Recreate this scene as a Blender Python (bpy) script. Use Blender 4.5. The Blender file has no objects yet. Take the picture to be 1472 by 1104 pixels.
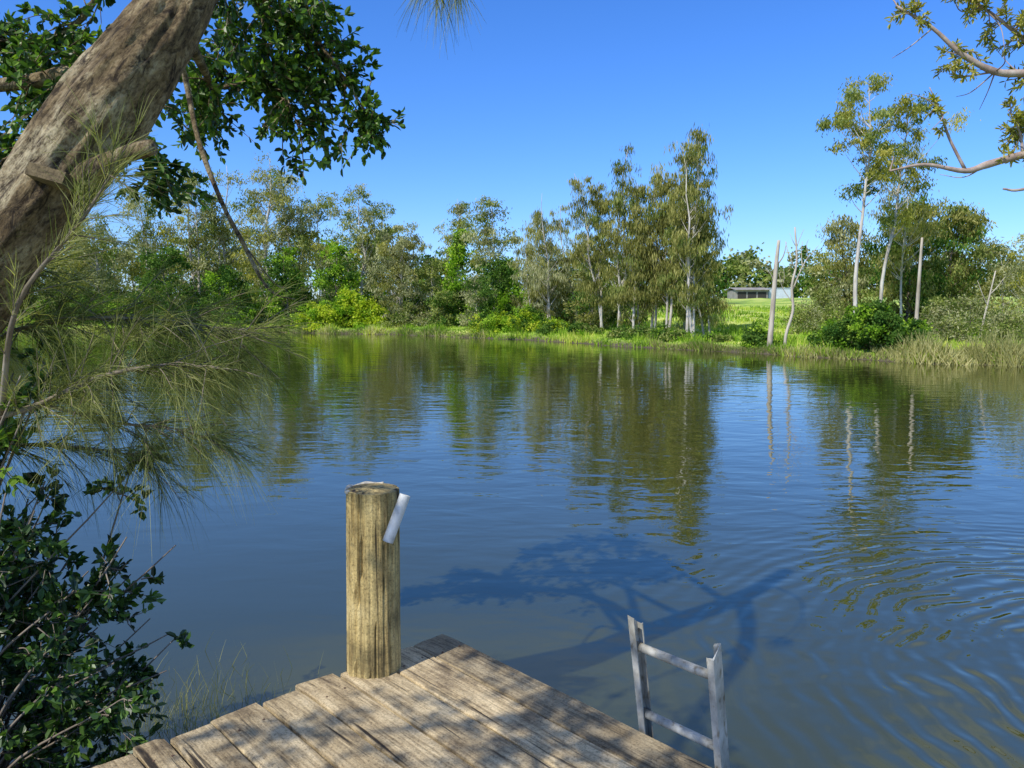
import bpy, math, numpy as np
from mathutils import Vector, noise
rng = np.random.default_rng(11)
scene = bpy.context.scene
H = 2.4            # eye height above the river
DZ = 0.80          # deck height

def nrm(a):
    return a / np.maximum(np.linalg.norm(a, axis=-1, keepdims=True), 1e-9)

def catmull(P, k):
    P = np.asarray(P, float)
    if len(P) < 3 or k < 2: return P
    Q = np.vstack([2*P[0]-P[1], P, 2*P[-1]-P[-2]])
    out = []
    for i in range(1, len(Q)-2):
        for j in range(k):
            t = j/k
            p0, p1, p2, p3 = Q[i-1], Q[i], Q[i+1], Q[i+2]
            out.append(.5*((2*p1)+(-p0+p2)*t+(2*p0-5*p1+4*p2-p3)*t*t+(-p0+3*p1-3*p2+p3)*t**3))
    out.append(P[-1])
    return np.array(out)

# ------------------------------------------------------------------ mesh builder (all quads)
class MB:
    def __init__(s):
        s.V, s.F, s.M, s.A, s.n = [], [], [], [], 0
    def add(s, v, f, m, a):
        v = np.asarray(v, float).reshape(-1, 3); f = np.asarray(f, np.int64).reshape(-1, 4)
        s.V.append(v); s.F.append(f+s.n); s.n += len(v)
        s.M.append(np.full(len(f), m)); s.A.append(np.broadcast_to(np.asarray(a, float), (len(f),)).copy())
    def tube(s, pts, rad, sides=6, mat=0, a=.5, k=1, disp=None, cap=True):
        P = catmull(pts, k)
        R = np.interp(np.linspace(0, 1, len(P)), np.linspace(0, 1, len(np.atleast_1d(rad))), np.atleast_1d(rad)) if np.ndim(rad) else np.full(len(P), rad)
        T = nrm(np.gradient(P, axis=0))
        if cap:
            P = np.vstack([P[:1], P, P[-1:]+T[-1:]*R[-1]*.1]); R = np.concatenate([[1e-4], R, [1e-4]]); T = np.vstack([T[:1], T, T[-1:]])
        ref = np.array([0, 0, 1.]) if abs(T[0][2]) < .9 else np.array([1., 0, 0])
        n = nrm(np.cross(T[0], ref)); N = []
        for t in T:
            n = nrm(n - t*np.dot(n, t)); N.append(n)
        N = np.array(N); B = np.cross(T, N)
        th = np.linspace(0, 2*np.pi, sides, endpoint=False)
        rr = R[:, None]*np.ones(sides)[None]
        if disp is not None:
            for i in range(len(P)):
                for j in range(sides):
                    rr[i, j] *= 1+disp(i/len(P), th[j], P[i])
        V = P[:, None]+rr[..., None]*(np.cos(th)[None, :, None]*N[:, None]+np.sin(th)[None, :, None]*B[:, None])
        m = len(P); i, j = np.meshgrid(np.arange(m-1), np.arange(sides), indexing='ij'); j2 = (j+1) % sides
        F = np.stack([i*sides+j, i*sides+j2, (i+1)*sides+j2, (i+1)*sides+j], -1)
        s.add(V, F, mat, a)
    def leaves(s, C, D, L, W, mat=1, a=.5):
        n = len(C); D = nrm(D); S = nrm(np.cross(D, rng.normal(size=(n, 3))))
        L = np.broadcast_to(L, (n,))[:, None]; W = np.broadcast_to(W, (n,))[:, None]
        m = C+D*L*.45
        V = np.stack([C, m-S*W*.5, C+D*L, m+S*W*.5], 1)
        s.add(V, np.arange(4*n).reshape(n, 4), mat, a)
    def leaves6(s, C, D, L, W, mat=1, a=.5, up=None):
        n = len(C); D = nrm(D)
        if up is None: up = rng.normal(size=(n, 3))+np.array([0, 0, .9])
        S = nrm(np.cross(D, up)); U = np.cross(S, D)
        L = np.broadcast_to(L, (n,))[:, None]; W = np.broadcast_to(W, (n,))[:, None]
        tip = C+D*L-U*L*.12
        V = np.stack([C, C+D*L*.3-S*W*.45+U*W*.16, C+D*L*.7-S*W*.42+U*W*.1, tip,
                      C+D*L*.7+S*W*.42+U*W*.1, C+D*L*.3+S*W*.45+U*W*.16], 1)
        b = np.arange(n)*6
        F = np.stack([np.stack([b, b+3, b+2, b+1], 1), np.stack([b, b+5, b+4, b+3], 1)], 1)
        s.add(V, F, mat, np.repeat(np.broadcast_to(a, (n,)), 2))
    def needles(s, C, D, L, W, droop, mat=1, a=.5, seg=3):
        n = len(C); D = nrm(D); S = nrm(np.cross(D, rng.normal(size=(n, 3))))
        L = np.broadcast_to(L, (n,))[:, None]; g = np.array([0, 0, -1.])
        rows = []
        for q in range(seg+1):
            t = q/seg
            p = C+D*L*t+g*L*droop*t*t; w = W*(1-.75*t)
            rows += [p-S*w*.5, p+S*w*.5]
        V = np.stack(rows, 1); k = 2*(seg+1); b = np.arange(n)*k
        F = np.stack([np.stack([b+2*q, b+2*q+1, b+2*q+3, b+2*q+2], 1) for q in range(seg)], 1)
        s.add(V, F, mat, np.repeat(np.broadcast_to(a, (n,)), seg))
    def box(s, c, ax, ay, az, mat=0, a=.5):
        c = np.array(c, float); ax, ay, az = map(lambda q: np.array(q, float), (ax, ay, az))
        V = [c+i*ax+j*ay+k*az for k in (-.5, .5) for i, j in ((-.5, -.5), (.5, -.5), (.5, .5), (-.5, .5))]
        s.add(V, [[0, 3, 2, 1], [4, 5, 6, 7], [0, 1, 5, 4], [1, 2, 6, 5], [2, 3, 7, 6], [3, 0, 4, 7]], mat, a)
    def build(s, name, mats, smooth=(0,), parent=None):
        V = np.vstack(s.V); F = np.vstack(s.F); M = np.concatenate(s.M); A = np.concatenate(s.A)
        me = bpy.data.meshes.new(name)
        me.vertices.add(len(V)); me.vertices.foreach_set('co', V.ravel().astype(np.float32))
        me.loops.add(F.size); me.loops.foreach_set('vertex_index', F.ravel().astype(np.int32))
        me.polygons.add(len(F)); me.polygons.foreach_set('loop_start', (np.arange(len(F))*4).astype(np.int32))
        me.polygons.foreach_set('loop_total', np.full(len(F), 4, np.int32))
        for m in mats: me.materials.append(m)
        me.polygons.foreach_set('material_index', M.astype(np.int32))
        me.polygons.foreach_set('use_smooth', np.isin(M, smooth))
        at = me.attributes.new('v', 'FLOAT', 'FACE'); at.data.foreach_set('value', np.clip(A, 0, 1).astype(np.float32))
        me.update(calc_edges=True)
        ob = bpy.data.objects.new(name, me); scene.collection.objects.link(ob)
        if parent: ob.parent = parent
        return ob

def empty(name):
    e = bpy.data.objects.new(name, None); scene.collection.objects.link(e); return e

# ------------------------------------------------------------------ materials
def newmat(name):
    m = bpy.data.materials.new(name); m.use_nodes = True
    nt = m.node_tree; return m, nt, nt.nodes, nt.links, nt.nodes['Principled BSDF']
def ramp(N, stops):
    r = N.new('ShaderNodeValToRGB'); e = r.color_ramp.elements
    while len(e) < len(stops): e.new(.5)
    for i, (p, c) in enumerate(stops):
        e[i].position = p; e[i].color = (*c, 1) if len(c) == 3 else c
    return r
def leafmat(name, c1, c2, c3, tr=.3, rough=.5, simple=False):
    m, nt, N, L, b = newmat(name)
    at = N.new('ShaderNodeAttribute'); at.attribute_name = 'v'
    r = ramp(N, [(.1, c1), (.5, c2), (.95, c3)])
    L.new(at.outputs['Fac'], r.inputs[0])
    if simple:      # far foliage: plain diffuse + translucent
        N.remove(b); b = N.new('ShaderNodeBsdfDiffuse'); L.new(r.outputs[0], b.inputs[0])
    else:
        L.new(r.outputs[0], b.inputs['Base Color']); b.inputs['Roughness'].default_value = rough
    t = N.new('ShaderNodeBsdfTranslucent')
    mx = N.new('ShaderNodeMixRGB'); mx.blend_type = 'MULTIPLY'; mx.inputs[0].default_value = 1; mx.inputs[2].default_value = (1.5, 1.6, .6, 1)
    L.new(r.outputs[0], mx.inputs[1]); L.new(mx.outputs[0], t.inputs[0])
    s = N.new('ShaderNodeMixShader'); s.inputs[0].default_value = tr
    L.new(b.outputs[0], s.inputs[1]); L.new(t.outputs[0], s.inputs[2]); L.new(s.outputs[0], N['Material Output'].inputs[0])
    return m
def texmat(name, stops, scale=(1, 1, 1), ns=5., detail=8, rough=.85, bump=.3, bdist=.01, stops2=None, ns2=30., rot=None):
    m, nt, N, L, b = newmat(name)
    tc = N.new('ShaderNodeTexCoord'); src = tc.outputs['Object']
    mp = N.new('ShaderNodeMapping'); mp.inputs['Scale'].default_value = scale; L.new(src, mp.inputs[0])
    n1 = N.new('ShaderNodeTexNoise'); n1.inputs['Scale'].default_value = ns; n1.inputs['Detail'].default_value = detail; n1.inputs['Roughness'].default_value = .65
    L.new(mp.outputs[0], n1.inputs[0])
    r = ramp(N, stops); L.new(n1.outputs[0], r.inputs[0]); col = r.outputs[0]
    n2 = N.new('ShaderNodeTexNoise'); n2.inputs['Scale'].default_value = ns2; n2.inputs['Detail'].default_value = 4
    L.new(mp.outputs[0], n2.inputs[0])
    if stops2:
        r2 = ramp(N, stops2); L.new(n2.outputs[0], r2.inputs[0])
        mx = N.new('ShaderNodeMixRGB'); mx.blend_type = 'MULTIPLY'; mx.inputs[0].default_value = 1
        L.new(col, mx.inputs[1]); L.new(r2.outputs[0], mx.inputs[2]); col = mx.outputs[0]
    L.new(col, b.inputs['Base Color']); b.inputs['Roughness'].default_value = rough
    ad = N.new('ShaderNodeMath'); ad.operation = 'ADD'; L.new(n1.outputs[0], ad.inputs[0]); L.new(n2.outputs[0], ad.inputs[1])
    bp = N.new('ShaderNodeBump'); bp.inputs['Strength'].default_value = bump; bp.inputs['Distance'].default_value = bdist
    L.new(ad.outputs[0], bp.inputs['Height']); L.new(bp.outputs[0], b.inputs['Normal'])
    return m

M_cas = leafmat('casuarina_foliage', (.10, .11, .03), (.235, .24, .07), (.46, .43, .16), .38, simple=True)
M_euc = leafmat('gum_foliage', (.07, .11, .03), (.19, .24, .06), (.40, .42, .15), .38, simple=True)
M_eucY = leafmat('gum_foliage_golden', (.15, .155, .03), (.33, .33, .065), (.52, .47, .14), .4, simple=True)
M_dark = leafmat('dark_foliage', (.025, .07, .014), (.075, .155, .028), (.19, .29, .06), .32, simple=True)
M_bright = leafmat('bright_foliage', (.08, .17, .012), (.20, .36, .028), (.40, .54, .07), .4, simple=True)
M_yel = leafmat('yellow_green_foliage', (.15, .23, .015), (.38, .48, .03), (.58, .60, .08), .4, simple=True)
M_grey = leafmat('grey_green_foliage', (.14, .15, .07), (.31, .32, .16), (.50, .49, .29), .33, simple=True)
M_fig = leafmat('glossy_leaf', (.014, .04, .008), (.05, .12, .02), (.18, .30, .04), .38, .42)
M_mang = leafmat('mangrove_leaf', (.008, .025, .006), (.028, .075, .015), (.11, .21, .03), .25, .4)
M_needle = leafmat('needle', (.06, .075, .028), (.17, .20, .065), (.40, .40, .17), .36, simple=True)
M_grass = leafmat('grass_blade', (.12, .22, .03), (.32, .48, .05), (.62, .62, .16), .4, simple=True)
M_reed = leafmat('reed_blade', (.20, .21, .08), (.38, .37, .15), (.60, .54, .28), .3, simple=True)
M_pale = texmat('pale_bark', [(.3, (.24, .21, .17)), (.5, (.47, .43, .37)), (.7, (.66, .63, .57))], (1, 1, .3), 3, bdist=.03)
M_brown = texmat('brown_bark', [(.3, (.09, .07, .05)), (.55, (.22, .18, .14)), (.75, (.34, .30, .24))], (1, 1, .2), 5, bdist=.03)
M_dead = texmat('dead_wood', [(.3, (.22, .18, .13)), (.5, (.42, .37, .29)), (.7, (.55, .5, .42))], (1, 1, .2), 5, bdist=.02)
M_red = texmat('gum_branch_bark', [(.3, (.15, .10, .08)), (.5, (.32, .24, .20)), (.7, (.5, .43, .38))], (1, 1, 1), 4, bdist=.01)

# ------------------------------------------------------------------ terrain
FX = [-400, -100, -60, -47.7, -18.6, -5.4, 3, 10, 13.7, 17.4, 20.3, 30, 45, 80, 400]
FY = [60, 70, 74, 72, 70, 62, 52, 42, 36.5, 33, 31, 26, 20, 10, -40]
NX = [-400, -30, -6, -3.5, -1.5, 3, 6.5, 8.5, 13, 18, 60, 400]
NY = [-40, -4, 2.2, 1.6, .6, .3, 2.0, 9.5, 12, 11, -25, -150]
def shore(x, y):
    x = np.asarray(x, float)
    w = .7*np.sin(x*.55+1)+.35*np.sin(x*1.7)+.2*np.sin(x*3.9+2)
    df = y-(np.interp(x, FX, FY)+w)
    dn = (np.interp(x, NX, NY)+.15*np.sin(x*2.1))-y
    return df, dn
def gh(x, y):
    df, dn = shore(x, y)
    lf = .5*(1-np.exp(-np.maximum(df, 0)/1.0))+np.minimum(np.maximum(df, 0)*.028, 3.5)
    ln = .45*(1-np.exp(-np.maximum(dn, 0)/1.2))+np.minimum(np.maximum(dn, 0)*.03, 1.)
    b = np.where(df > 0, lf, np.where(dn > 0, ln, -np.minimum(1.3, .35*np.minimum(-df, -dn))))
    bump = .10*np.sin(x*.9+y*.35)*np.sin(y*.7-x*.2)+.2*np.sin(x*.11)*np.sin(y*.09+1)
    return b+np.where((df > 1.5) | (dn > 1.5), bump, 0)
def axis(lo, hi, a, b, step):
    o1 = a-np.cumsum(np.geomspace(step, 200, 40)); o1 = o1[o1 > lo][::-1]
    o2 = b+np.cumsum(np.geomspace(step, 200, 40)); o2 = o2[o2 < hi]
    return np.concatenate([[lo], o1, np.arange(a, b+1e-6, step), o2, [hi]])
gx = axis(-1800, 1800, -65, 65, .6); gy = axis(-1500, 2500, -8, 95, .6)
X, Y = np.meshgrid(gx, gy); Z = gh(X, Y)
mb = MB(); nx, ny = len(gx), len(gy)
j, i = np.meshgrid(np.arange(ny-1), np.arange(nx-1), indexing='ij')
mb.add(np.stack([X, Y, Z], -1), np.stack([j*nx+i, j*nx+i+1, (j+1)*nx+i+1, (j+1)*nx+i], -1), 0, .5)
mg, nt, N, L, b = newmat('ground_grass')
tc = N.new('ShaderNodeTexCoord')
n1 = N.new('ShaderNodeTexNoise'); n1.inputs['Scale'].default_value = .22; n1.inputs['Detail'].default_value = 9; n1.inputs['Roughness'].default_value = .7
L.new(tc.outputs['Object'], n1.inputs[0])
r = ramp(N, [(.36, (.11, .19, .03)), (.48, (.28, .42, .05)), (.62, (.54, .56, .15))]); L.new(n1.outputs[0], r.inputs[0])
n2 = N.new('ShaderNodeTexNoise'); n2.inputs['Scale'].default_value = 6; n2.inputs['Detail'].default_value = 8
L.new(tc.outputs['Object'], n2.inputs[0])
sx = N.new('ShaderNodeSeparateXYZ'); L.new(tc.outputs['Object'], sx.inputs[0])
ad = N.new('ShaderNodeMath'); ad.operation = 'MULTIPLY_ADD'; ad.inputs[1].default_value = .35; L.new(n2.outputs[0], ad.inputs[0]); L.new(sx.outputs[2], ad.inputs[2])
mr = N.new('ShaderNodeMapRange'); mr.inputs[1].default_value = .32; mr.inputs[2].default_value = .55; L.new(ad.outputs[0], mr.inputs[0])
mx = N.new('ShaderNodeMixRGB'); mx.inputs[1].default_value = (.085, .07, .045, 1); L.new(mr.outputs[0], mx.inputs[0]); L.new(r.outputs[0], mx.inputs[2])
L.new(mx.outputs[0], b.inputs['Base Color']); b.inputs['Roughness'].default_value = .95
bp = N.new('ShaderNodeBump'); bp.inputs['Distance'].default_value = .15; L.new(n2.outputs[0], bp.inputs['Height']); L.new(bp.outputs[0], b.inputs['Normal'])
mb.build('ground', [mg])

# ------------------------------------------------------------------ river
mw, nt, N, L, b = newmat('river_water')
b.inputs['Base Color'].default_value = (.036, .040, .010, 1); b.inputs['Roughness'].default_value = .015; b.inputs['IOR'].default_value = 2.3
b.inputs['Specular Tint'].default_value = (.98, 1, .74, 1)
tc = N.new('ShaderNodeTexCoord')
def wn(scale, sc, amp, det=2, rot=0):
    mp = N.new('ShaderNodeMapping'); mp.inputs['Scale'].default_value = sc; mp.inputs['Rotation'].default_value = (0, 0, rot)
    L.new(tc.outputs['Object'], mp.inputs[0])
    n = N.new('ShaderNodeTexNoise'); n.inputs['Scale'].default_value = scale; n.inputs['Detail'].default_value = det; n.inputs['Roughness'].default_value = .45
    n.inputs['Distortion'].default_value = .4
    L.new(mp.outputs[0], n.inputs[0])
    m = N.new('ShaderNodeMath'); m.operation = 'MULTIPLY'; m.inputs[1].default_value = amp; L.new(n.outputs[0], m.inputs[0]); return m.outputs[0]
def op(o, a, bb):
    m = N.new('ShaderNodeMath'); m.operation = o
    for k, q in enumerate((a, bb)):
        if isinstance(q, (int, float)): m.inputs[k].default_value = q
        else: L.new(q, m.inputs[k])
    return m.outputs[0]
w1 = wn(2.4, (.5, 1, 1), .0125, 2, .15)
w2 = wn(6.0, (.5, 1, 1), .0028, 2, -.25)
w3 = wn(.5, (.6, 1, 1), .02, 1, .3)
patch = wn(.16, (.6, 1, 1), 1.0, 3, .2)
mrp = N.new('ShaderNodeMapRange'); mrp.inputs[1].default_value = .35; mrp.inputs[2].default_value = .65; mrp.inputs[3].default_value = .45; mrp.inputs[4].default_value = 1.2
L.new(patch, mrp.inputs[0])
sx = N.new('ShaderNodeSeparateXYZ'); L.new(tc.outputs['Object'], sx.inputs[0])
gr = op('ADD', op('MULTIPLY', sx.outputs[0], .8), sx.outputs[1])
mrn = N.new('ShaderNodeMapRange'); mrn.inputs[1].default_value = 3.5; mrn.inputs[2].default_value = 9.; mrn.inputs[3].default_value = .15; mrn.inputs[4].default_value = 1
L.new(gr, mrn.inputs[0])
fine = op('MULTIPLY', op('MULTIPLY', op('ADD', w1, w2), mrp.outputs[0]), mrn.outputs[0])
# broken curved ripples on the right-hand side
mp = N.new('ShaderNodeMapping'); mp.inputs['Location'].default_value = (-4.6, -4.4, 0); L.new(tc.outputs['Object'], mp.inputs[0])
wv = N.new('ShaderNodeTexWave'); wv.wave_type = 'RINGS'; wv.rings_direction = 'Z'; wv.inputs['Scale'].default_value = 1.7; wv.inputs['Distortion'].default_value = 8; wv.inputs['Detail'].default_value = 2; wv.inputs['Detail Scale'].default_value = .8
L.new(mp.outputs[0], wv.inputs[0])
ln = N.new('ShaderNodeVectorMath'); ln.operation = 'LENGTH'; L.new(mp.outputs[0], ln.inputs[0])
mrr = N.new('ShaderNodeMapRange'); mrr.inputs[1].default_value = 1.; mrr.inputs[2].default_value = 4.5; mrr.inputs[3].default_value = .009; mrr.inputs[4].default_value = 0
L.new(ln.outputs['Value'], mrr.inputs[0])
ring = op('MULTIPLY', wv.outputs[0], mrr.outputs[0])
hh = op('ADD', op('ADD', fine, ring), op('MULTIPLY', w3, .5))
bp = N.new('ShaderNodeBump'); bp.inputs['Distance'].default_value = 1; bp.inputs['Strength'].default_value = 1
L.new(hh, bp.inputs['Height']); L.new(bp.outputs[0], b.inputs['Normal'])
mb = MB(); mb.add([(-1790, -1490, 0), (1790, -1490, 0), (1790, 2490, 0), (-1790, 2490, 0)], [[0, 1, 2, 3]], 0, .5)
mb.build('river_water', [mw], smooth=())

# ------------------------------------------------------------------ tree generator
def prof(kind, t):
    if kind == 'round': return np.sqrt(np.clip(np.sin(np.pi*(.06+.9*t)), 0, 1))
    if kind == 'umb': return np.clip(.35+t*.9, 0, 1)*np.clip((1.06-t)*4, .1, 1)
    if kind == 'dome': return np.sqrt(np.clip(1-t*t, 0.02, 1))
    if kind == 'spire': return np.clip(.35+.75*np.sin(np.pi*np.clip(t*.85+.12, 0, 1)), .1, 1.1)*np.clip((1.05-t)*3.5, .2, 1)
def add_tree(mb, x, y, h, r, kind='round', cs=.3, n=50, per=200, leaf=(.2, .07), cr=.55, droop=.4, lean=0., trunks=1, tr=.012, leafmats=(1,), limb=True, spread=.3):
    z0 = float(gh(x, y))-.1
    for q in range(trunks):
        bx = x+(rng.uniform(-spread, spread) if trunks > 1 else 0); by = y+(rng.uniform(-spread, spread) if trunks > 1 else 0)
        hh = h*(1 if q == 0 else rng.uniform(.65, .95)); ln = lean+rng.normal(0, .06)*(1 if trunks > 1 else .5)
        m = 9; ts = np.linspace(0, 1, m)
        wob = np.cumsum(rng.normal(0, .014*hh, (m, 2)), 0)*np.minimum(ts*2, 1)[:, None]
        TP = np.stack([bx+ln*hh*ts+wob[:, 0], by+wob[:, 1], z0+hh*.96*ts], 1)
        if tr > 0: mb.tube(TP, [hh*tr, hh*tr*.75, hh*tr*.45, hh*tr*.12], 7, 0, k=2)
        def tp(t):
            return np.stack([np.interp(t, ts, TP[:, k]) for k in range(3)], -1)
        nn = max(3, n//trunks)
        t = rng.uniform(0, 1, nn)**.9; az = rng.uniform(0, 2*np.pi, nn)
        rad = r/(trunks**.35)*prof(kind, t)*np.sqrt(rng.uniform(.04, 1, nn))*rng.uniform(.7, 1.3, nn)
        tt = cs+(1-cs)*t
        C = tp(tt)+np.stack([np.cos(az)*rad, np.sin(az)*rad, rng.normal(0, .12, nn)], 1)
        C[:, 2] = np.maximum(C[:, 2], z0+.2)
        for k in range(nn):
            if limb and tr > 0:
                st = max(.04, tt[k]-rad[k]*.9/hh-.03); A0 = tp(st); mid = (A0+C[k])/2+np.array([0, 0, -.12*rad[k]])+rng.normal(0, .05, 3)
                w = hh*tr*.38*(1-st*.6)
                mb.tube([A0, mid, C[k]], [w, w*.6, w*.2], 4, 0, k=2, cap=False)
            sub = rng.integers(2, 5); np_ = max(3, int(per*rng.uniform(.4, 1.5)/sub)); cv = rng.normal(.5, .17)
            mt = leafmats[rng.integers(len(leafmats))]
            for q2 in range(sub):
                c = C[k]+rng.normal(0, cr*.6, 3)*np.array([1, 1, .7]); s = cr*rng.uniform(.25, .55)
                pp = c+rng.normal(0, 1, (np_, 3))*np.array([s, s, s*.75])
                pp[:, 2] = np.maximum(pp[:, 2], z0+.15)
                D = rng.normal(0, 1, (np_, 3)); D = nrm(D)*(1-droop)+np.array([0, 0, -droop*1.3])
                v = np.clip(cv+rng.normal(0, .22, np_), 0, 1)
                mb.leaves(pp, D, leaf[0]*rng.uniform(.6, 1.3, np_), leaf[1]*rng.uniform(.7, 1.3, np_), mt, v)

K = 1112.
def X_(px, y): return (px-736)/K*y              # image pixel column + assumed range -> world x
def hgt(py, y): return H+(440-py)/K*y*.965      # image pixel row + assumed range -> height
def T(name, px, y, top, wpx, mats, **kw):
    mb = MB(); x = X_(px, y); h = hgt(top, y)-float(gh(x, y)); add_tree(mb, x, y, h, wpx/K*y, **kw); return mb.build(name, mats)

CAS = dict(kind='spire', leaf=(.34, .05), droop=.68, cr=.45)
# central she-oak group
for px, y, top, w, tk, cs in [(893, 51, 198, 36, 2, .2), (938, 50, 222, 34, 2, .2), (992, 46, 172, 44, 3, .22), (1018, 47, 262, 30, 2, .15), (862, 53, 235, 28, 2, .2), (963, 49, 200, 30, 2, .25), (915, 50, 250, 28, 2, .12), (980, 50, 290, 30, 2, .1)]:
    T('casuarina_tree', px, y, top, w, [M_pale, M_cas, M_euc], n=78, per=118, trunks=tk, tr=.0085, leafmats=(1, 1, 1, 2), cs=cs, **CAS)
for px, y, top, w, tk in [(790, 58, 268, 34, 2), (828, 60, 284, 34, 2), (762, 60, 305, 26, 2)]:
    T('casuarina_tree', px, y, top, w, [M_pale, M_grey, M_cas], n=60, per=105, trunks=tk, tr=.009, leafmats=(1, 2), cs=.12, **CAS)
# slender gums left of centre
for px, y, top, w in [(712, 68, 278, 36), (655, 74, 274, 22), (520, 76, 256, 44), (470, 82, 275, 40), (545, 78, 282, 28)]:
    T('gum_tree', px, y, top, w, [M_pale, M_euc, M_eucY, M_grey], kind='round', cs=.42, n=40, per=110, leaf=(.3, .10), cr=.62, droop=.45, leafmats=(1, 1, 2, 3), tr=.010)
# tall gums at the left
for px, y, top, w in [(432, 82, 243, 42), (385, 80, 216, 50), (330, 82, 224, 48), (285, 80, 230, 48), (225, 84, 270, 48), (160, 80, 290, 48), (95, 84, 310, 48), (30, 80, 305, 50), (-60, 82, 300, 60)]:
    T('gum_tree', px, y, top, w, [M_pale, M_euc, M_grey, M_eucY, M_cas], kind='round', cs=.28, n=62, per=118, leaf=(.34, .11), cr=.8, droop=.45, leafmats=(1, 2, 2, 3, 4), tr=.011, trunks=2)
# mid-size trees & shrubs on far bank
T('vine_covered_tree', 655, 70, 322, 18, [M_brown, M_bright, M_dark], kind='spire', cs=.05, n=50, per=120, leaf=(.24, .17), cr=.5, leafmats=(1, 1, 1, 2), droop=.3)
T('vine_covered_tree', 725, 66, 368, 32, [M_brown, M_dark, M_bright], kind='round', cs=.02, n=56, per=130, leaf=(.22, .15), cr=.55, leafmats=(1, 1, 2), droop=.3)
T('vine_covered_tree', 488, 74, 345, 26, [M_brown, M_bright, M_dark], kind='round', cs=.05, n=44, per=120, leaf=(.24, .17), cr=.6, leafmats=(1, 1, 2), droop=.3)
T('vine_covered_tree', 415, 76, 355, 32, [M_brown, M_dark, M_bright], kind='round', cs=.02, n=50, per=130, leaf=(.24, .17), cr=.6, leafmats=(1, 1, 2), droop=.3)
T('vine_covered_tree', 340, 75, 382, 34, [M_brown, M_dark, M_bright], kind='round', cs=.02, n=50, per=130, leaf=(.24, .17), cr=.6, leafmats=(1, 1, 1, 2), droop=.3)
T('vine_covered_tree', 250, 76, 350, 40, [M_brown, M_dark], kind='round', cs=.02, n=50, per=130, leaf=(.24, .17), cr=.7, droop=.3)
T('paperbark_tree', 578, 72, 316, 54, [M_pale, M_grey, M_cas], kind='round', cs=.08, n=100, per=150, leaf=(.26, .09), cr=.5, leafmats=(1, 1, 2), droop=.5, trunks=2, tr=.008)
T('paperbark_tree', 620, 71, 375, 26, [M_pale, M_euc], kind='round', cs=.05, n=40, per=120, leaf=(.22, .11), cr=.5)
T('paperbark_tree', 685, 63, 385, 22, [M_pale, M_grey, M_dark], kind='round', cs=.05, n=40, per=110, leaf=(.22, .09), cr=.45, leafmats=(1, 2))
T('paperbark_tree', 850, 56, 355, 36, [M_pale, M_cas, M_dark], kind='round', cs=.02, n=56, per=120, leaf=(.22, .09), cr=.5, trunks=2, tr=.007, leafmats=(1, 1, 2))
T('paperbark_tree', 800, 60, 370, 34, [M_pale, M_cas, M_grey], kind='round', cs=.02, n=56, per=115, leaf=(.22, .09), cr=.5, trunks=2, tr=.007, leafmats=(1, 2))
# right-hand gums
T('tall_gum_tree', 1232, 41, 95, 66, [M_pale, M_eucY, M_euc], kind='umb', cs=.55, n=32, per=240, leaf=(.2, .065), cr=.40, droop=.5, leafmats=(1, 1, 2), tr=.009, lean=-.01)
T('tall_gum_tree', 1262, 43, 138, 64, [M_pale, M_eucY, M_euc], kind='umb', cs=.5, n=34, per=240, leaf=(.2, .065), cr=.44, droop=.5, leafmats=(1, 1, 2), tr=.009, lean=.03)
T('gum_tree', 1295, 47, 205, 42, [M_pale, M_cas, M_eucY], kind='round', cs=.35, n=44, per=90, leaf=(.26, .05), cr=.5, droop=.6, tr=.007, leafmats=(1, 1, 2))
T('casuarina_tree', 1300, 50, 280, 54, [M_brown, M_cas, M_dark, M_euc], kind='round', cs=.03, n=100, per=150, leaf=(.3, .09), cr=.6, droop=.5, leafmats=(1, 1, 2, 3))
T('casuarina_tree', 1362, 52, 290, 48, [M_brown, M_cas, M_dark, M_euc], kind='round', cs=.03, n=95, per=145, leaf=(.3, .09), cr=.6, droop=.5, leafmats=(1, 1, 2, 3))
T('casuarina_tree', 1215, 54, 300, 38, [M_brown, M_grey, M_cas], kind='round', cs=.05, n=66, per=115, leaf=(.3, .08), cr=.6, droop=.55, leafmats=(1, 2))
T('casuarina_tree', 1440, 50, 350, 36, [M_pale, M_grey, M_cas], kind='round', cs=.05, n=46, per=90, leaf=(.28, .07), cr=.6, leafmats=(1, 2))
T('gum_tree', 1478, 41, 325, 34, [M_pale, M_eucY, M_grey], kind='round', cs=.3, n=36, per=80, leaf=(.2, .06), cr=.45, leafmats=(1, 2))
T('gum_tree', 1560, 42, 260, 60, [M_pale, M_euc], kind='round', cs=.2, n=50, per=90, leaf=(.24, .08), cr=.7)
# shoreline shrubs
def bush(name, px, y, top, w, mats, lm=(1,), n=40, per=120, leaf=(.14, .09), cr=.35, kind='dome'):
    return T(name, px, y, top, w, mats, kind=kind, cs=.02, n=n, per=per, leaf=leaf, cr=cr, droop=.15, leafmats=lm, tr=.012)
bush('mangrove_bush', 1250, 36.3, 441, 66, [M_brown, M_dark, M_bright], (1, 1, 1, 2), n=115, per=200, leaf=(.13, .09), cr=.28)
bush('mangrove_bush', 1305, 35.6, 472, 28, [M_brown, M_dark, M_bright], (1, 1, 2), n=40)
bush('mangrove_bush', 1198, 37, 470, 28, [M_brown, M_dark, M_bright], (1, 2), n=40)
bush('mangrove_bush', 1087, 40.5, 474, 20, [M_brown, M_dark, M_bright], (1, 1, 2), n=36, cr=.25)
for px, y, top, w in [(925, 47.5, 472, 28), (975, 45.2, 480, 22), (895, 49, 474, 22), (1030, 43.6, 487, 14), (840, 52.2, 470, 26), (950, 46.5, 478, 20)]:
    bush('mangrove_bush', px, y, top, w, [M_brown, M_dark, M_bright, M_euc], (1, 1, 3, 3, 2), n=34, per=120, cr=.3)
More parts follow.
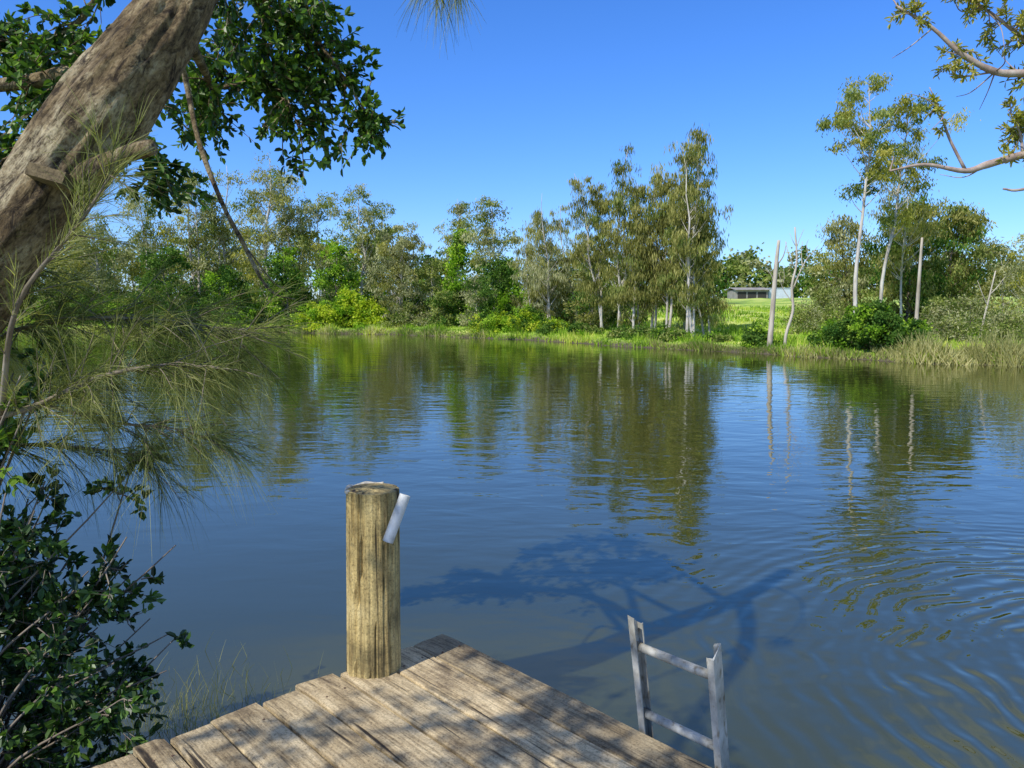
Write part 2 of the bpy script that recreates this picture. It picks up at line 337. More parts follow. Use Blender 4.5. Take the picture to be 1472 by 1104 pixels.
for px, y, top, w in [(460, 72, 436, 34), (500, 72.5, 420, 34), (535, 71.5, 438, 24)]:
    bush('lantana_bush', px, y, top, w, [M_brown, M_yel, M_bright], (1, 1, 2), n=50, per=140, leaf=(.24, .17), cr=.55)
bush('wild_shrub', 640, 67.5, 418, 28, [M_brown, M_euc, M_dark], (1, 1, 2), n=44, per=120, leaf=(.2, .12), cr=.45)
bush('wild_shrub', 150, 74, 430, 30, [M_brown, M_bright, M_dark], (1, 2), n=44, per=120, leaf=(.24, .14), cr=.6)
bush('wild_shrub', 590, 70, 438, 36, [M_brown, M_grey, M_euc], (1, 2), n=44, per=120, leaf=(.2, .1), cr=.5)
for px, y, top, w in [(710, 59.5, 452, 34), (755, 57.5, 444, 34), (795, 55.5, 460, 26)]:
    bush('wild_shrub', px, y, top, w, [M_brown, M_bright, M_yel, M_dark], (1, 3, 2, 3, 1), n=50, per=120, leaf=(.16, .1), cr=.4)
for px, y, top, w in [(1160, 47, 440, 26), (1185, 50, 412, 24), (1395, 42, 425, 34), (1440, 38, 440, 34), (1345, 43, 430, 24), (1500, 36, 430, 40), (1365, 38, 462, 20)]:
    bush('scrub_bush', px, y, top, w, [M_brown, M_grey, M_euc], (1, 2), n=44, per=90, leaf=(.16, .06), cr=.45)
# dead trees
def dead(name, pts, r0, twigs):
    mb = MB(); mb.tube(pts, [r0, r0*.8, r0*.5], 8, 0, k=4)
    for a, bb, rr in twigs: mb.tube([a, (np.array(a)+np.array(bb))/2+rng.normal(0, .08, 3), bb], [rr, rr*.4], 5, 0, k=3)
    return mb.build(name, [M_dead])
x = X_(1106, 39.5); dead('dead_tree_trunk', [(x, 39.5, .2), (x+.1, 39.5, 2.2), (x+.2, 39.5, 4.4), (x+.3, 39.5, 5.7)], .15, [((x+.2, 39.5, 4.4), (x+.65, 39.4, 5.6), .04), ((x+.15, 39.5, 3.4), (x-.3, 39.5, 4.3), .03)])
x = X_(1128, 39); dead('dead_tree', [(x, 39, .2), (x+.05, 39, 1.0), (x+.35, 39, 2.2), (x+.25, 39, 3.4), (x+.45, 39, 4.6), (x+.3, 39, 6.3)], .085,
    [((x+.3, 39, 3.2), (x+1.1, 39, 5.0), .045), ((x+.42, 39, 4.2), (x-.15, 39, 5.6), .03), ((x+.75, 39, 4.3), (x+.7, 39, 5.6), .03), ((x+.4, 39, 5.2), (x+.75, 39, 6.2), .025), ((x+.3, 39, 2.6), (x-.4, 39, 4.0), .025), ((x+.9, 39, 4.6), (x+1.5, 39, 5.4), .025), ((x+.35, 39, 5.4), (x+.05, 39, 6.0), .02), ((x+1.0, 39, 4.9), (x+1.0, 39, 5.7), .02), ((x-.2, 39, 3.5), (x-.25, 39, 4.6), .015)])
x = X_(1315, 38); dead('dead_tree_trunk', [(x, 38, .3), (x+.03, 38, 3), (x+.08, 38, 5.7)], .11, [])
x = X_(1405, 40); dead('dead_tree', [(x, 40, .3), (x+.3, 40, 2), (x+.7, 40, 4.2)], .06, [((x+.4, 40, 2.4), (x-.2, 40, 3.7), .03), ((x+.5, 40, 3), (x+1.2, 40, 3.9), .03)])
# distant tree masses
mb = MB()
for px in np.arange(-260, 1010, 24):
    y = rng.uniform(92, 112); add_tree(mb, X_(px, y), y, hgt(rng.uniform(355, 398) if px > 560 else rng.uniform(315, 370), y)-2, rng.uniform(2.8, 4.6), kind='round', cs=.05, n=20, per=80, leaf=(.5, .34), cr=1.1, droop=.3, leafmats=(1, 2, 3, 3), limb=False, tr=.012)
mb.build('distant_trees', [M_brown, M_euc, M_dark, M_grey])
mb = MB()
for px in np.arange(980, 1900, 22):
    y = rng.uniform(190, 240); add_tree(mb, X_(px, y), y, hgt(rng.uniform(358, 400), y)-3, rng.uniform(5, 8), kind='round', cs=.1, n=18, per=70, leaf=(1.1, .7), cr=1.8, droop=.3, leafmats=(1, 2, 3), limb=False, tr=.012)
mb.build('distant_trees', [M_brown, M_euc, M_dark, M_grey])
mb = MB()
for px in np.arange(-260, 900, 16):
    y = np.interp(px, [-260, 440, 640, 800, 900], [79, 76, 70, 62, 58])+rng.uniform(0, 5)
    add_tree(mb, X_(px, y), y, hgt(rng.uniform(395, 440), y)-1, rng.uniform(1.3, 2.6), kind='dome', cs=.02, n=16, per=80, leaf=(.28, .16), cr=.6, droop=.2, leafmats=(1, 2, 3, 4, 2), limb=False, tr=0)
mb.build('undergrowth', [M_brown, M_euc, M_dark, M_grey, M_bright])

# grass & reeds on far bank
def blades(name, n, xr, dr, h, w, mat, k=1.):
    x = rng.uniform(*xr, n); d = dr[0]+(dr[1]-dr[0])*rng.uniform(0, 1, n)**k
    y = np.interp(x, FX, FY)+.7*np.sin(x*.55+1)+.35*np.sin(x*1.7)+.2*np.sin(x*3.9+2)+d
    z = np.maximum(gh(x, y)-.03, -.1)
    D = rng.normal(0, .35, (n, 3)); D[:, 2] = 1
    cl = .5+.5*np.sin(x*.8+np.sin(y*.6)*2)*np.sin(y*.5+x*.3)
    v = np.clip(.05+.75*cl+rng.normal(0, .18, n), 0, 1)
    hs = h*rng.uniform(.5, 1.2, n)*(.35+.95*(.5+.5*np.sin(x*1.9+1.3*np.sin(x*.7))))
    mb = MB(); mb.needles(np.stack([x, y, z], 1), D, hs, w, rng.uniform(.0, .3, n)[:, None], 0, v, seg=1 if n > 20000 else 2); return mb.build(name, [mat], smooth=())
blades('bank_grass', 45000, (-62, 45), (0., 12), .45, .07, M_grass, 1.6)
blades('bank_grass', 26000, (4, 45), (4, 60), .38, .12, M_grass, 1.4)
blades('reeds', 8000, (16.3, 30), (-.25, 1.3), .9, .045, M_reed)
blades('reeds', 4000, (-60, -2), (-.2, .8), .6, .06, M_reed)
blades('reeds', 2500, (8, 16.3), (-.1, .6), .4, .045, M_reed)

# farm shed
sh = empty('farm_shed'); M_iron = texmat('weathered_iron', [(.3, (.17, .15, .14)), (.6, (.30, .28, .26))], (1, 1, 1), 1, bdist=.02)
M_wall = texmat('pale_cladding', [(.3, (.4, .46, .54)), (.6, (.52, .58, .66))], (1, 1, 1), 1, bdist=.01); M_bayshade = texmat('painted_bay_shade', [(.3, (.02, .02, .02)), (.6, (.04, .035, .03))])
sx0, sy0 = 46.3, 150.; sz = float(gh(sx0, sy0))-1.0
mb = MB(); mb.box((sx0-1, sy0, sz+1.3), (6, 0, 0), (0, 6, 0), (0, 0, 2.6)); mb.build('walls', [M_iron], (), sh)
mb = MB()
for k in range(3): mb.box((sx0-2.9+k*1.9, sy0-3.01, sz+1.3), (1.6, 0, 0), (0, .06, 0), (0, 0, 1.9))  # near-black panels on the solid wall: shade of open bays put into colour
mb.build('bay_shade_panels', [M_bayshade], (), sh)
mb = MB(); mb.box((sx0-1, sy0-1.7, sz+2.85), (6.6, 0, 0), (0, 3.7, .45), (0, 0, .12)); mb.box((sx0-1, sy0+1.9, sz+2.85), (6.6, 0, 0), (0, 3.7, -.45), (0, 0, .12)); mb.build('roof', [M_iron], (), sh)
mb = MB(); mb.box((sx0+4.4, sy0-1, sz+1.45), (4.2, 0, 0), (0, 3, 0), (0, 0, 2.9)); mb.box((sx0+4.4, sy0-1, sz+2.96), (4.4, 0, 0), (0, 3.2, 0), (0, 0, .1)); mb.build('annex', [M_wall], (), sh)

# ------------------------------------------------------------------ dock
A = np.array([.68, -.733, 0]); A /= np.linalg.norm(A)
Bv = np.array([-.733, -.68, 0]); Bv /= np.linalg.norm(Bv); CO = np.array([-.33, 3.68, 0]); UP = np.array([0, 0, 1.])
ang = math.atan2(A[1], A[0])
def woodmat(name, stops, gs, vm=.3):
    m, nt, N, L, b = newmat(name)
    tc = N.new('ShaderNodeTexCoord'); mp0 = N.new('ShaderNodeMapping'); mp0.inputs['Rotation'].default_value = (0, 0, -ang if gs != 'post' else 0); L.new(tc.outputs['Object'], mp0.inputs[0])
    at = N.new('ShaderNodeAttribute'); at.attribute_name = 'v'
    cb = N.new('ShaderNodeCombineXYZ'); mv = N.new('ShaderNodeMath'); mv.operation = 'MULTIPLY'; mv.inputs[1].default_value = 37 if gs != 'post' else 0; L.new(at.outputs['Fac'], mv.inputs[0]); L.new(mv.outputs[0], cb.inputs[0]); L.new(mv.outputs[0], cb.inputs[2])
    va = N.new('ShaderNodeVectorMath'); L.new(mp0.outputs[0], va.inputs[0]); L.new(cb.outputs[0], va.inputs[1])
    def nz(sc, s, d, rg=.6, dist=0):
        mp = N.new('ShaderNodeMapping'); mp.inputs['Scale'].default_value = sc; L.new(va.outputs[0], mp.inputs[0])
        n = N.new('ShaderNodeTexNoise'); n.inputs['Scale'].default_value = s; n.inputs['Detail'].default_value = d; n.inputs['Roughness'].default_value = rg; n.inputs['Distortion'].default_value = dist; L.new(mp.outputs[0], n.inputs[0]); return n.outputs[0]
    lo = (.06, 1, 1) if gs != 'post' else (1, 1, .05)
    blot = nz((.7, 1, 1), 4, 8, .7); grain = nz(lo, 60, 5, .7, .3); crack = nz(lo if gs != 'post' else (1, 1, .04), 22, 3, .55, .6); speck = nz((1, 1, 1), 110, 5, .75)
    r = ramp(N, stops); L.new(blot, r.inputs[0]); col = r.outputs[0]
    for src, st in ((grain, [(.32, (.4, .37, .33)), (.55, (1, 1, 1)), (.8, (1.1, 1.1, 1.08))]), (crack, [(.31, (.08, .065, .05)), (.38, (.82, .8, .76)), (.6, (1, 1, 1))]), (speck, [(.36, (.5, .48, .44)), (.5, (1, 1, 1)), (.7, (1.12, 1.1, 1.06))])):
        rr = ramp(N, st); L.new(src, rr.inputs[0]); mx = N.new('ShaderNodeMixRGB'); mx.blend_type = 'MULTIPLY'; mx.inputs[0].default_value = 1; L.new(col, mx.inputs[1]); L.new(rr.outputs[0], mx.inputs[2]); col = mx.outputs[0]
    mr = N.new('ShaderNodeMapRange'); mr.inputs[3].default_value = 1-vm; mr.inputs[4].default_value = 1+vm*.3; L.new(at.outputs['Fac'], mr.inputs[0])
    mx = N.new('ShaderNodeMixRGB'); mx.blend_type = 'MULTIPLY'; mx.inputs[0].default_value = 1; L.new(col, mx.inputs[1]); L.new(mr.outputs[0], mx.inputs[2])
    L.new(mx.outputs[0], b.inputs['Base Color']); b.inputs['Roughness'].default_value = .9
    ad = N.new('ShaderNodeMath'); L.new(grain, ad.inputs[0])
    rc = ramp(N, [(.3, (0, 0, 0)), (.4, (1, 1, 1))]); L.new(crack, rc.inputs[0]); L.new(rc.outputs[0], ad.inputs[1])
    ad2 = N.new('ShaderNodeMath'); L.new(ad.outputs[0], ad2.inputs[0]); L.new(speck, ad2.inputs[1])
    bp = N.new('ShaderNodeBump'); bp.inputs['Strength'].default_value = .9; bp.inputs['Distance'].default_value = .005; L.new(ad2.outputs[0], bp.inputs['Height']); L.new(bp.outputs[0], b.inputs['Normal'])
    return m
M_deck = woodmat('weathered_deck_timber', [(.36, (.25, .19, .115)), (.47, (.54, .425, .255)), (.64, (.74, .61, .39))], 'deck', .4)
M_beam = woodmat('dark_dock_beam', [(.3, (.06, .045, .03)), (.6, (.16, .12, .08))], 'deck')
M_post = woodmat('post_timber', [(.35, (.28, .22, .09)), (.48, (.60, .46, .19)), (.64, (.76, .61, .29))], 'post', .1)
dock = empty('wooden_dock')
ws = [.20, .215, .20, .185, .17, .205, .165, .12, .2, .19, .21, .18, .2, .19, .2, .21, .2, .19, .2, .2, .18, .2]
mb = MB(); b0 = 0
for k, w in enumerate(ws):
    e0 = [0, .01, .03, .0, .035, .01, .05, .02, .06, .02][k] if k < 10 else rng.uniform(0, .05)
    zt = DZ+rng.uniform(-.004, .004); g = rng.uniform(.008, .015); nl = 60
    aa = np.linspace(e0, 5.2, nl); rows = []
    prof_ = [(-.5, -.045), (-.5, -.006), (-.47, 0), (-.2, .0015), (.2, .0015), (.47, 0), (.5, -.006), (.5, -.045)]
    seed = rng.uniform(0, 100)
    for t in aa:
        for (u, dz) in prof_:
            e = noise.noise(Vector((t*3, u*2, seed)))*.004
            dzz = dz+(noise.noise(Vector((t*5, u*3, seed+9)))*.0025 if dz > -.04 else 0)
            endr = -.006 if (t == aa[0] and dz > -.01) else 0
            ee = noise.noise(Vector((u*5, seed, 3)))*.03 if t == aa[0] else 0
            rows.append(CO+A*(t+ee)+Bv*(b0+w/2+u*(w-g)+e)+UP*(zt+dzz+endr))
    i, j = np.meshgrid(np.arange(nl-1), np.arange(8), indexing='ij'); j2 = (j+1) % 8
    vv = .0 if k == 0 else rng.uniform(.4, 1)
    F = np.stack([i*8+j, (i+1)*8+j, (i+1)*8+j2, i*8+j2], -1).reshape(-1, 4)
    F = np.vstack([F, [[0, 1, 6, 7]], [[1, 2, 5, 6]], [[2, 3, 4, 5]]])
    mb.add(rows, F, 0, vv); b0 += w
mb.build('planks', [M_deck], (), dock)
mb = MB()
mb.box(CO+A*2.6+Bv*.07+UP*(DZ-.125), A*5.1, Bv*.08, UP*.15)
mb.box(CO+A*.17+Bv*2.1+UP*(DZ-.125), Bv*3.96, A*.1, UP*.148)
mb.box(CO+A*2.6+Bv*2.1+UP*(DZ-.125), Bv*3.9, A*.1, UP*.148)
for s, t in ((.3, .3), (2.6, .3), (4.8, .3), (.3, 3.6), (2.6, 3.6)): mb.tube([CO+A*s+Bv*t+UP*-1.3, CO+A*s+Bv*t+UP*(DZ-.2)], .1, 14, 0)
mb.build('frame_and_piles', [M_beam], (), dock)
mb = MB(); b0 = 0
for k, w in enumerate(ws):
    for s in (.17, 2.6):
        for q in (.25, .75):
            c = CO+A*(s+rng.normal(0, .01))+Bv*(b0+w*q); mb.tube([c+UP*(DZ-.01), c+UP*(DZ+.003)], .005, 8, 0)
    b0 += w
mb.build('nail_heads', [texmat('rusty_nail', [(.3, (.05, .03, .02)), (.6, (.14, .08, .05))])], (), dock)

# mooring post
mp_ = empty('mooring_post'); pc = np.array([-.615, 3.30, 0])
def pd(t, th, p):
    c = np.cos(th); s = np.sin(th)
    e = noise.noise(Vector((c*6, s*6, p[2]*.6)))*.05+noise.noise(Vector((c*16, s*16, p[2]*1.2)))*.03
    g = noise.noise(Vector((c*9+5, s*9, p[2]*.35)))
    return e-(.09 if abs(g) < .035 else 0)+.10*max(0, .25-(p[2]-DZ))*(p[2] > .5)*1.5
mb = MB()
zz = np.linspace(-1.3, 1.61, 70); mb.tube([pc+np.array([.012*(z-.8), 0, z]) for z in zz], .113, 96, 0, disp=pd)
mb.build('post', [M_post], (), mp_)
M_pvc = texmat('weathered_pvc', [(.35, (.34, .33, .30)), (.5, (.58, .58, .56)), (.65, (.68, .68, .66))], ns=14, rough=.45, bump=.15)
mb = MB(); pa = np.array([-.452, 3.212, 1.605]); pb = np.array([-.522, 3.166, 1.415]); dr = nrm(pa-pb); R1, R2 = .0235, .0195
mb.tube([pb, pa], R1, 28, 0, cap=False); mb.tube([pb, pa], R2, 28, 0, cap=False)
n_ = nrm(np.cross(dr, UP)); m_ = np.cross(dr, n_); th = np.linspace(0, 2*np.pi, 25)[:-1]
for e in (pa, pb):
    ro = e+R1*(np.cos(th)[:, None]*n_+np.sin(th)[:, None]*m_); ri = e+R2*(np.cos(th)[:, None]*n_+np.sin(th)[:, None]*m_)
    q = np.arange(24); mb.add(np.vstack([ro, ri]), np.stack([q, (q+1) % 24, (q+1) % 24+24, q+24], 1), 0, .5)
mb.build('pipe', [M_pvc], (0,), mp_)
mb = MB(); th = np.linspace(math.radians(75), math.radians(215), 26)
mb.tube([pc+np.array([.01+.113*np.cos(t), .113*np.sin(t), 1.607+.004*math.sin(t*7)]) for t in th], .009, 8, 0, disp=lambda t, h, p: .3*noise.noise(Vector(p*40)))
mb.build('rope_edge', [texmat('bleached_rope', [(.3, (.38, .33, .25)), (.6, (.6, .55, .45))], ns=60)], (0,), mp_)

# ladder
lad = empty('dock_ladder'); M_alu = texmat('weathered_aluminium', [(.3, (.20, .19, .16)), (.5, (.40, .39, .34)), (.7, (.60, .59, .54))], (1, 1, .5), 14, rough=.55, bump=.2, bdist=.002, stops2=[(.3, (.5, .45, .37)), (.45, (1, 1, 1))], ns2=45)
OUT = -Bv; OFF = .04
def rail(s, ztop, cut):
    base = CO+A*s+OUT*OFF+UP*0; ld = nrm(UP+OUT*-.17)
    zb = DZ-1.3; pr = [(-.006, -.026), (.022, -.026), (.022, -.021), (-.001, -.021), (-.001, .021), (.022, .021), (.022, .026), (-.006, .026)]
    if cut < 0: pr = [(-p, q) for p, q in pr][::-1]
    V = []; lv = list(np.linspace(zb, ztop, 12)); n = len(pr)
    for z in lv:
        t = (z-DZ)/ld[2]
        for p, q in pr:
            ex = 0
            if z == lv[-1]: ex = .035*(q/.026)*(-1 if cut > 0 else 1)*.6+noise.noise(Vector((p*200, q*200, s)))*.015
            V.append(base+ld*(t+ex)+A*p+OUT*q+UP*DZ)
    i, j = np.meshgrid(np.arange(len(lv)-1), np.arange(n), indexing='ij'); j2 = (j+1) % n
    F = np.stack([i*n+j, i*n+j2, (i+1)*n+j2, (i+1)*n+j], -1).reshape(-1, 4); o = (len(lv)-1)*n
    F = np.vstack([F, [[o, o+1, o+2, o+3]], [[o, o+3, o+4, o+7]], [[o+4, o+5, o+6, o+7]]])
    mb = MB(); mb.add(V, F, 0, .5); return mb
s1, s2 = 1.19, 1.54
rail(s1, 1.235, 1).build('rail_1', [M_alu], (), lad); rail(s2, 1.225, -1).build('rail_2', [M_alu], (), lad)
mb = MB(); ld = nrm(UP+OUT*-.17)
for z in (1.13, .85, .57, .29, .01):
    t = (z-DZ)/ld[2]; p1 = CO+A*(s1-.004)+OUT*OFF+ld*t+UP*DZ; p2 = CO+A*(s2+.004)+OUT*OFF+ld*t+UP*DZ; mb.tube([p1, p2], .0165, 20, 0)
mb.build('rungs', [M_alu], (0,), lad)

# ------------------------------------------------------------------ leaning tree (near left)
m, nt, N, L, b = newmat('leaning_tree_bark')
tc = N.new('ShaderNodeTexCoord')
mp0 = N.new('ShaderNodeMapping'); mp0.inputs['Rotation'].default_value = (0, math.radians(-39), 0); L.new(tc.outputs['Object'], mp0.inputs[0])
def nz(sc, s, d, rg=.6, dist=0):
    mp = N.new('ShaderNodeMapping'); mp.inputs['Scale'].default_value = sc; L.new(mp0.outputs[0], mp.inputs[0])
    n = N.new('ShaderNodeTexNoise'); n.inputs['Scale'].default_value = s; n.inputs['Detail'].default_value = d; n.inputs['Roughness'].default_value = rg; n.inputs['Distortion'].default_value = dist; L.new(mp.outputs[0], n.inputs[0]); return n.outputs[0]
big = nz((1, 1, .6), 6, 7, .7); fur = nz((1, 1, .3), 20, 8, .75, 1.0); fi = nz((1, 1, .6), 75, 6, .7)
r1 = ramp(N, [(.39, (.15, .10, .05)), (.5, (.36, .27, .155)), (.60, (.64, .55, .38))]); L.new(big, r1.inputs[0])
r2 = ramp(N, [(.39, (.12, .09, .07)), (.48, (.75, .72, .67)), (.65, (1.15, 1.15, 1.12))]); L.new(fur, r2.inputs[0])
r3 = ramp(N, [(.38, (.4, .37, .34)), (.52, (1, 1, 1))]); L.new(fi, r3.inputs[0])
col = r1.outputs[0]
for q in (r2, r3):
    mx = N.new('ShaderNodeMixRGB'); mx.blend_type = 'MULTIPLY'; mx.inputs[0].default_value = 1; L.new(col, mx.inputs[1]); L.new(q.outputs[0], mx.inputs[2]); col = mx.outputs[0]
L.new(col, b.inputs['Base Color']); b.inputs['Roughness'].default_value = .92
ad = N.new('ShaderNodeMath'); ad.operation = 'MULTIPLY_ADD'; ad.inputs[1].default_value = .3; L.new(fi, ad.inputs[0]); L.new(fur, ad.inputs[2])
bp = N.new('ShaderNodeBump'); bp.inputs['Distance'].default_value = .04; bp.inputs['Strength'].default_value = 1; L.new(ad.outputs[0], bp.inputs['Height']); L.new(bp.outputs[0], b.inputs['Normal'])
M_trunk = m
def spray(mb, P, n, L, nl, leaf, up=(0, 0, -.15), spread=1., lm=1, rt=.003, sub=True, cv=.5):
    P = catmull(P, 4)
    for _ in range(n):
        i = rng.uniform(.05, 1)*(len(P)-1); q = int(min(i, len(P)-2)); p = P[q]+(P[q+1]-P[q])*(i-q)
        ax = nrm(P[q+1]-P[q]); d = nrm(rng.normal(0, spread, 3)+ax*.7+np.array(up)); l = L*rng.uniform(.5, 1.2)*(1-.35*i/len(P))
        tw = np.array([p, p+d*l*.5+rng.normal(0, .02, 3), p+d*l+np.array([0, 0, -.12*l])+rng.normal(0, .03, 3)])
        TW = catmull(tw, 3); mb.tube(TW, [rt*1.6, rt*.6], 4, 0, cap=False)
        tws = [(tw, nl)]
        if sub:
            for _2 in range(3):
                s0 = TW[rng.integers(1, len(TW)-1)]; d2 = nrm(d+rng.normal(0, .8, 3)); l2 = l*rng.uniform(.3, .55)
                t2 = np.array([s0, s0+d2*l2*.5, s0+d2*l2+np.array([0, 0, -.1*l2])]); mb.tube(t2, [rt, rt*.5], 3, 0, cap=False); tws.append((t2, max(3, int(nl*.6))))
        c0 = rng.normal(cv, .14)
        for t_, k in tws:
            tt = rng.uniform(.25, 1, k)*2; i0 = np.minimum(tt.astype(int), 1); f = (tt-i0)[:, None]
            C = t_[i0]*(1-f)+t_[i0+1]*f; dd = nrm(t_[2]-t_[0]); D = dd*.7+rng.normal(0, .65, (k, 3)); C = np.vstack([C, t_[2:3]]); D = np.vstack([D, dd[None]])
            mb.leaves6(C, D, leaf[0]*rng.uniform(.65, 1.2, k+1), leaf[1]*rng.uniform(.75, 1.2, k+1), lm, np.clip(c0+rng.normal(0, .27, k+1), 0, 1))
def td(t, th, p):
    v = Vector((math.cos(th)*1.2, math.sin(th)*1.2, t*9))
    w = Vector((math.cos(th)*4, math.sin(th)*4, t*10))
    return .18*noise.noise(v)+.10*noise.noise(w)+.06*noise.noise(w*3)
mb = MB()
tk = [(-3.45, 2.6, -.3), (-3.3, 2.7, .6), (-2.9, 2.85, 1.4), (-2.4, 2.95, 2.08), (-1.99, 3, 2.57), (-1.76, 3, 2.85), (-1.55, 3, 3.12), (-1.38, 3.05, 3.36), (-1.265, 3.1, 3.6), (-1.1, 3.15, 4.0), (-.9, 3.2, 4.6), (-.8, 3.3, 5.4)]
mb.tube(tk, [.24, .21, .19, .175, .155, .155, .155, .135, .12, .11, .09, .06], 80, 0, k=16, disp=td)
mb.tube([(-1.72, 3.0, 2.80), (-1.60, 2.93, 2.86), (-1.49, 2.88, 2.91), (-1.38, 2.85, 2.945), (-1.28, 2.83, 2.965)], [.06, .045, .036, .032, .028], 20, 0, k=5, disp=lambda t, h, p: .3*noise.noise(Vector(p)*12))
br = lambda P, R, s=10: mb.tube(P, R, s, 0, k=5, disp=lambda t, h, p: .25*noise.noise(Vector(p)*14))
L1 = [(-1.3, 3.15, 3.75), (-1.6, 3.7, 3.75), (-1.96, 4, 3.64), (-2.26, 4, 3.55), (-2.56, 4, 3.5), (-3.3, 3.8, 3.4)]; br(L1, [.06, .045, .035, .035, .035, .03])
br([(-2.26, 4, 3.55), (-2.15, 3.95, 3.46), (-1.9, 3.9, 3.38)], [.012, .008])
C1 = [(-.95, 3.2, 4.4), (-1.15, 4., 4.35), (-1.25, 4.5, 4.12), (-1.07, 4.5, 3.85), (-.95, 4.5, 3.68), (-.85, 4.5, 3.53), (-.77, 4.5, 3.42)]; br(C1, [.04, .025, .014, .010, .006, .003], 8)
C2 = [(-1.15, 4., 4.35), (-1.39, 4.5, 3.9), (-1.27, 4.5, 3.58), (-1.18, 4.5, 3.32)]; br(C2, [.02, .012, .006, .003], 8)
C3 = [(-1.27, 3.1, 3.62), (-1.5, 4, 4.05), (-1.75, 5, 4.07), (-1.9, 5, 3.7), (-1.98, 5, 3.4)]; br(C3, [.04, .025, .015, .008, .004], 8)
C4 = [(-1.3, 3.15, 3.5), (-1.6, 4.2, 3.6), (-1.746, 4.6, 3.64), (-1.5, 4.6, 3.68), (-1.3, 4.6, 3.62)]; br(C4, [.03, .02, .014, .01, .005], 8)
C5 = [(-1.15, 4., 4.35), (-1.12, 4.5, 3.98), (-1.06, 4.5, 3.58)]; br(C5, [.015, .008, .003], 8)
C6 = [(-1.5, 4, 4.05), (-1.5, 4.8, 4.2), (-1.35, 5.2, 4.15), (-1.6, 5.2, 3.8)]; br(C6, [.02, .01, .004], 8)
L2 = [(-1.1, 3.15, 4.0), (-1.8, 3.9, 4.2), (-2.23, 4.2, 3.9), (-2.49, 4.2, 3.78), (-2.85, 4.2, 3.8)]; br(L2, [.035, .02, .012, .006], 8)
L3 = [(-2.1, 4, 3.6), (-2.37, 4.2, 3.45), (-2.6, 4.2, 3.24), (-2.8, 4.2, 3.1)]; br(L3, [.012, .008, .003], 8)
L4 = [(-1.96, 4, 3.64), (-2.0, 4.3, 3.3), (-1.95, 4.4, 3.0)]; br(L4, [.012, .008, .003], 8)
hang = [(-1.36, 3.15, 3.6), (-1.39, 3.4, 3.376), (-1.343, 3.4, 3.11), (-1.25, 3.4, 2.84), (-1.165, 3.4, 2.67), (-1.094, 3.4, 2.52), (-1.03, 3.4, 2.45), (-.95, 3.4, 2.43)]; br(hang, [.014, .012, .011, .010, .008, .005, .003], 8)
br([(-1.165, 3.4, 2.67), (-1.05, 3.45, 2.5), (-.98, 3.45, 2.48)], [.004, .002], 5)
LF = (.052, .028)
for P, n in ((C1[1:], 40), (C2, 40), (C3[1:], 44), (C4[1:], 30), (C5, 22), (C6, 34)): spray(mb, P, n, .31, 12, LF)
for P, n in ((L1[1:], 28), (L2[1:], 50), (L3, 50), (L4, 30)): spray(mb, P, n, .30, 10, LF)
# overhead limb shading the deck
O1 = [(-.9, 3.2, 4.6), (-1.4, 2., 5.0), (-2.0, 1.0, 5.0), (-2.4, .2, 4.9), (-2.3, -.8, 4.8)]; br(O1, [.07, .05, .03, .01], 10)
O2 = [(-2.0, 1.0, 5.0), (-1.7, .3, 4.7), (-1.2, -.2, 4.6), (-.6, -.6, 4.6)]; br(O2, [.03, .015, .006], 8)
O3 = [(-1.4, 2, 5.0), (-2.3, 1.4, 4.9), (-2.5, 1.0, 4.6)]; br(O3, [.02, .01, .004], 8)
O4 = [(-2.4, .2, 4.9), (-3.0, .2, 4.7), (-3.4, .4, 4.5)]; br(O4, [.015, .008, .004], 8)
O5 = [(-2.0, 1.0, 5.0), (-2.1, .5, 4.6), (-1.9, .1, 4.4)]; br(O5, [.012, .008, .004], 8)
spray(mb, O1[2:], 36, .45, 10, LF); spray(mb, O2[1:], 54, .42, 9, (.06, .034)); spray(mb, O3[1:], 11, .3, 8, LF); spray(mb, O4, 18, .35, 8, LF); spray(mb, O5, 22, .38, 10, (.06, .034))
mb.build('leaning_tree', [M_trunk, M_fig])
mb = MB(); c = np.array([-1.655, 2.835, 2.862]); ax = nrm(np.array([1, 0, -.28])); az = nrm(np.array([.28, 0.25, 1])); ay = np.cross(az, ax)
mb.box(c, ax*.135, ay*.07, az*.045); mb.build('nailed_wood_block', [woodmat('block_wood', [(.3, (.10, .07, .035)), (.6, (.20, .15, .08))], 'b')], ())

# ------------------------------------------------------------------ near casuarina fronds (left)
def frond(mb, P, r, n, tl, nn, nl, droop=.5, bias=(0, 0, -.1), w=.0024, cv=.5, fr=(.1, 1)):
    Q = catmull(P, 5)
    if r: mb.tube(Q, r, 6, 0)
    for _ in range(n):
        i = rng.uniform(*fr)*(len(Q)-1); q = int(min(i, len(Q)-2)); p = Q[q]+(Q[q+1]-Q[q])*(i-q); ax = nrm(Q[q+1]-Q[q])
        d = nrm(ax*.8+rng.normal(0, .6, 3)+np.array(bias)); l = tl*rng.uniform(.3, 1.3)
        tw = catmull([p, p+d*l*.5, p+d*l+np.array([0, 0, -.2*l*droop])], 3); mb.tube(tw, [.0028, .001], 4, 0, cap=False)
        t = rng.uniform(0, len(tw)-1.001, nn); k = t.astype(int); f = (t-k)[:, None]; C = tw[k]*(1-f)+tw[k+1]*f
        D = d*1.0+rng.normal(0, .42, (nn, 3)); c0 = rng.normal(cv, .2); mb.needles(C, D, nl*rng.uniform(.5, 1.2, nn), w, droop*rng.uniform(.4, 1.3, nn)[:, None], 1, np.clip(rng.normal(c0, .22, nn), 0, 1))
mb = MB()
mb.tube([(-3.1, 3.5, -.3), (-3.0, 3.4, .8), (-2.7, 3.2, 1.5), (-2.3, 3.05, 1.85), (-2.0, 3, 1.97)], [.07, .06, .045, .03, .02], 12, 0, k=5)
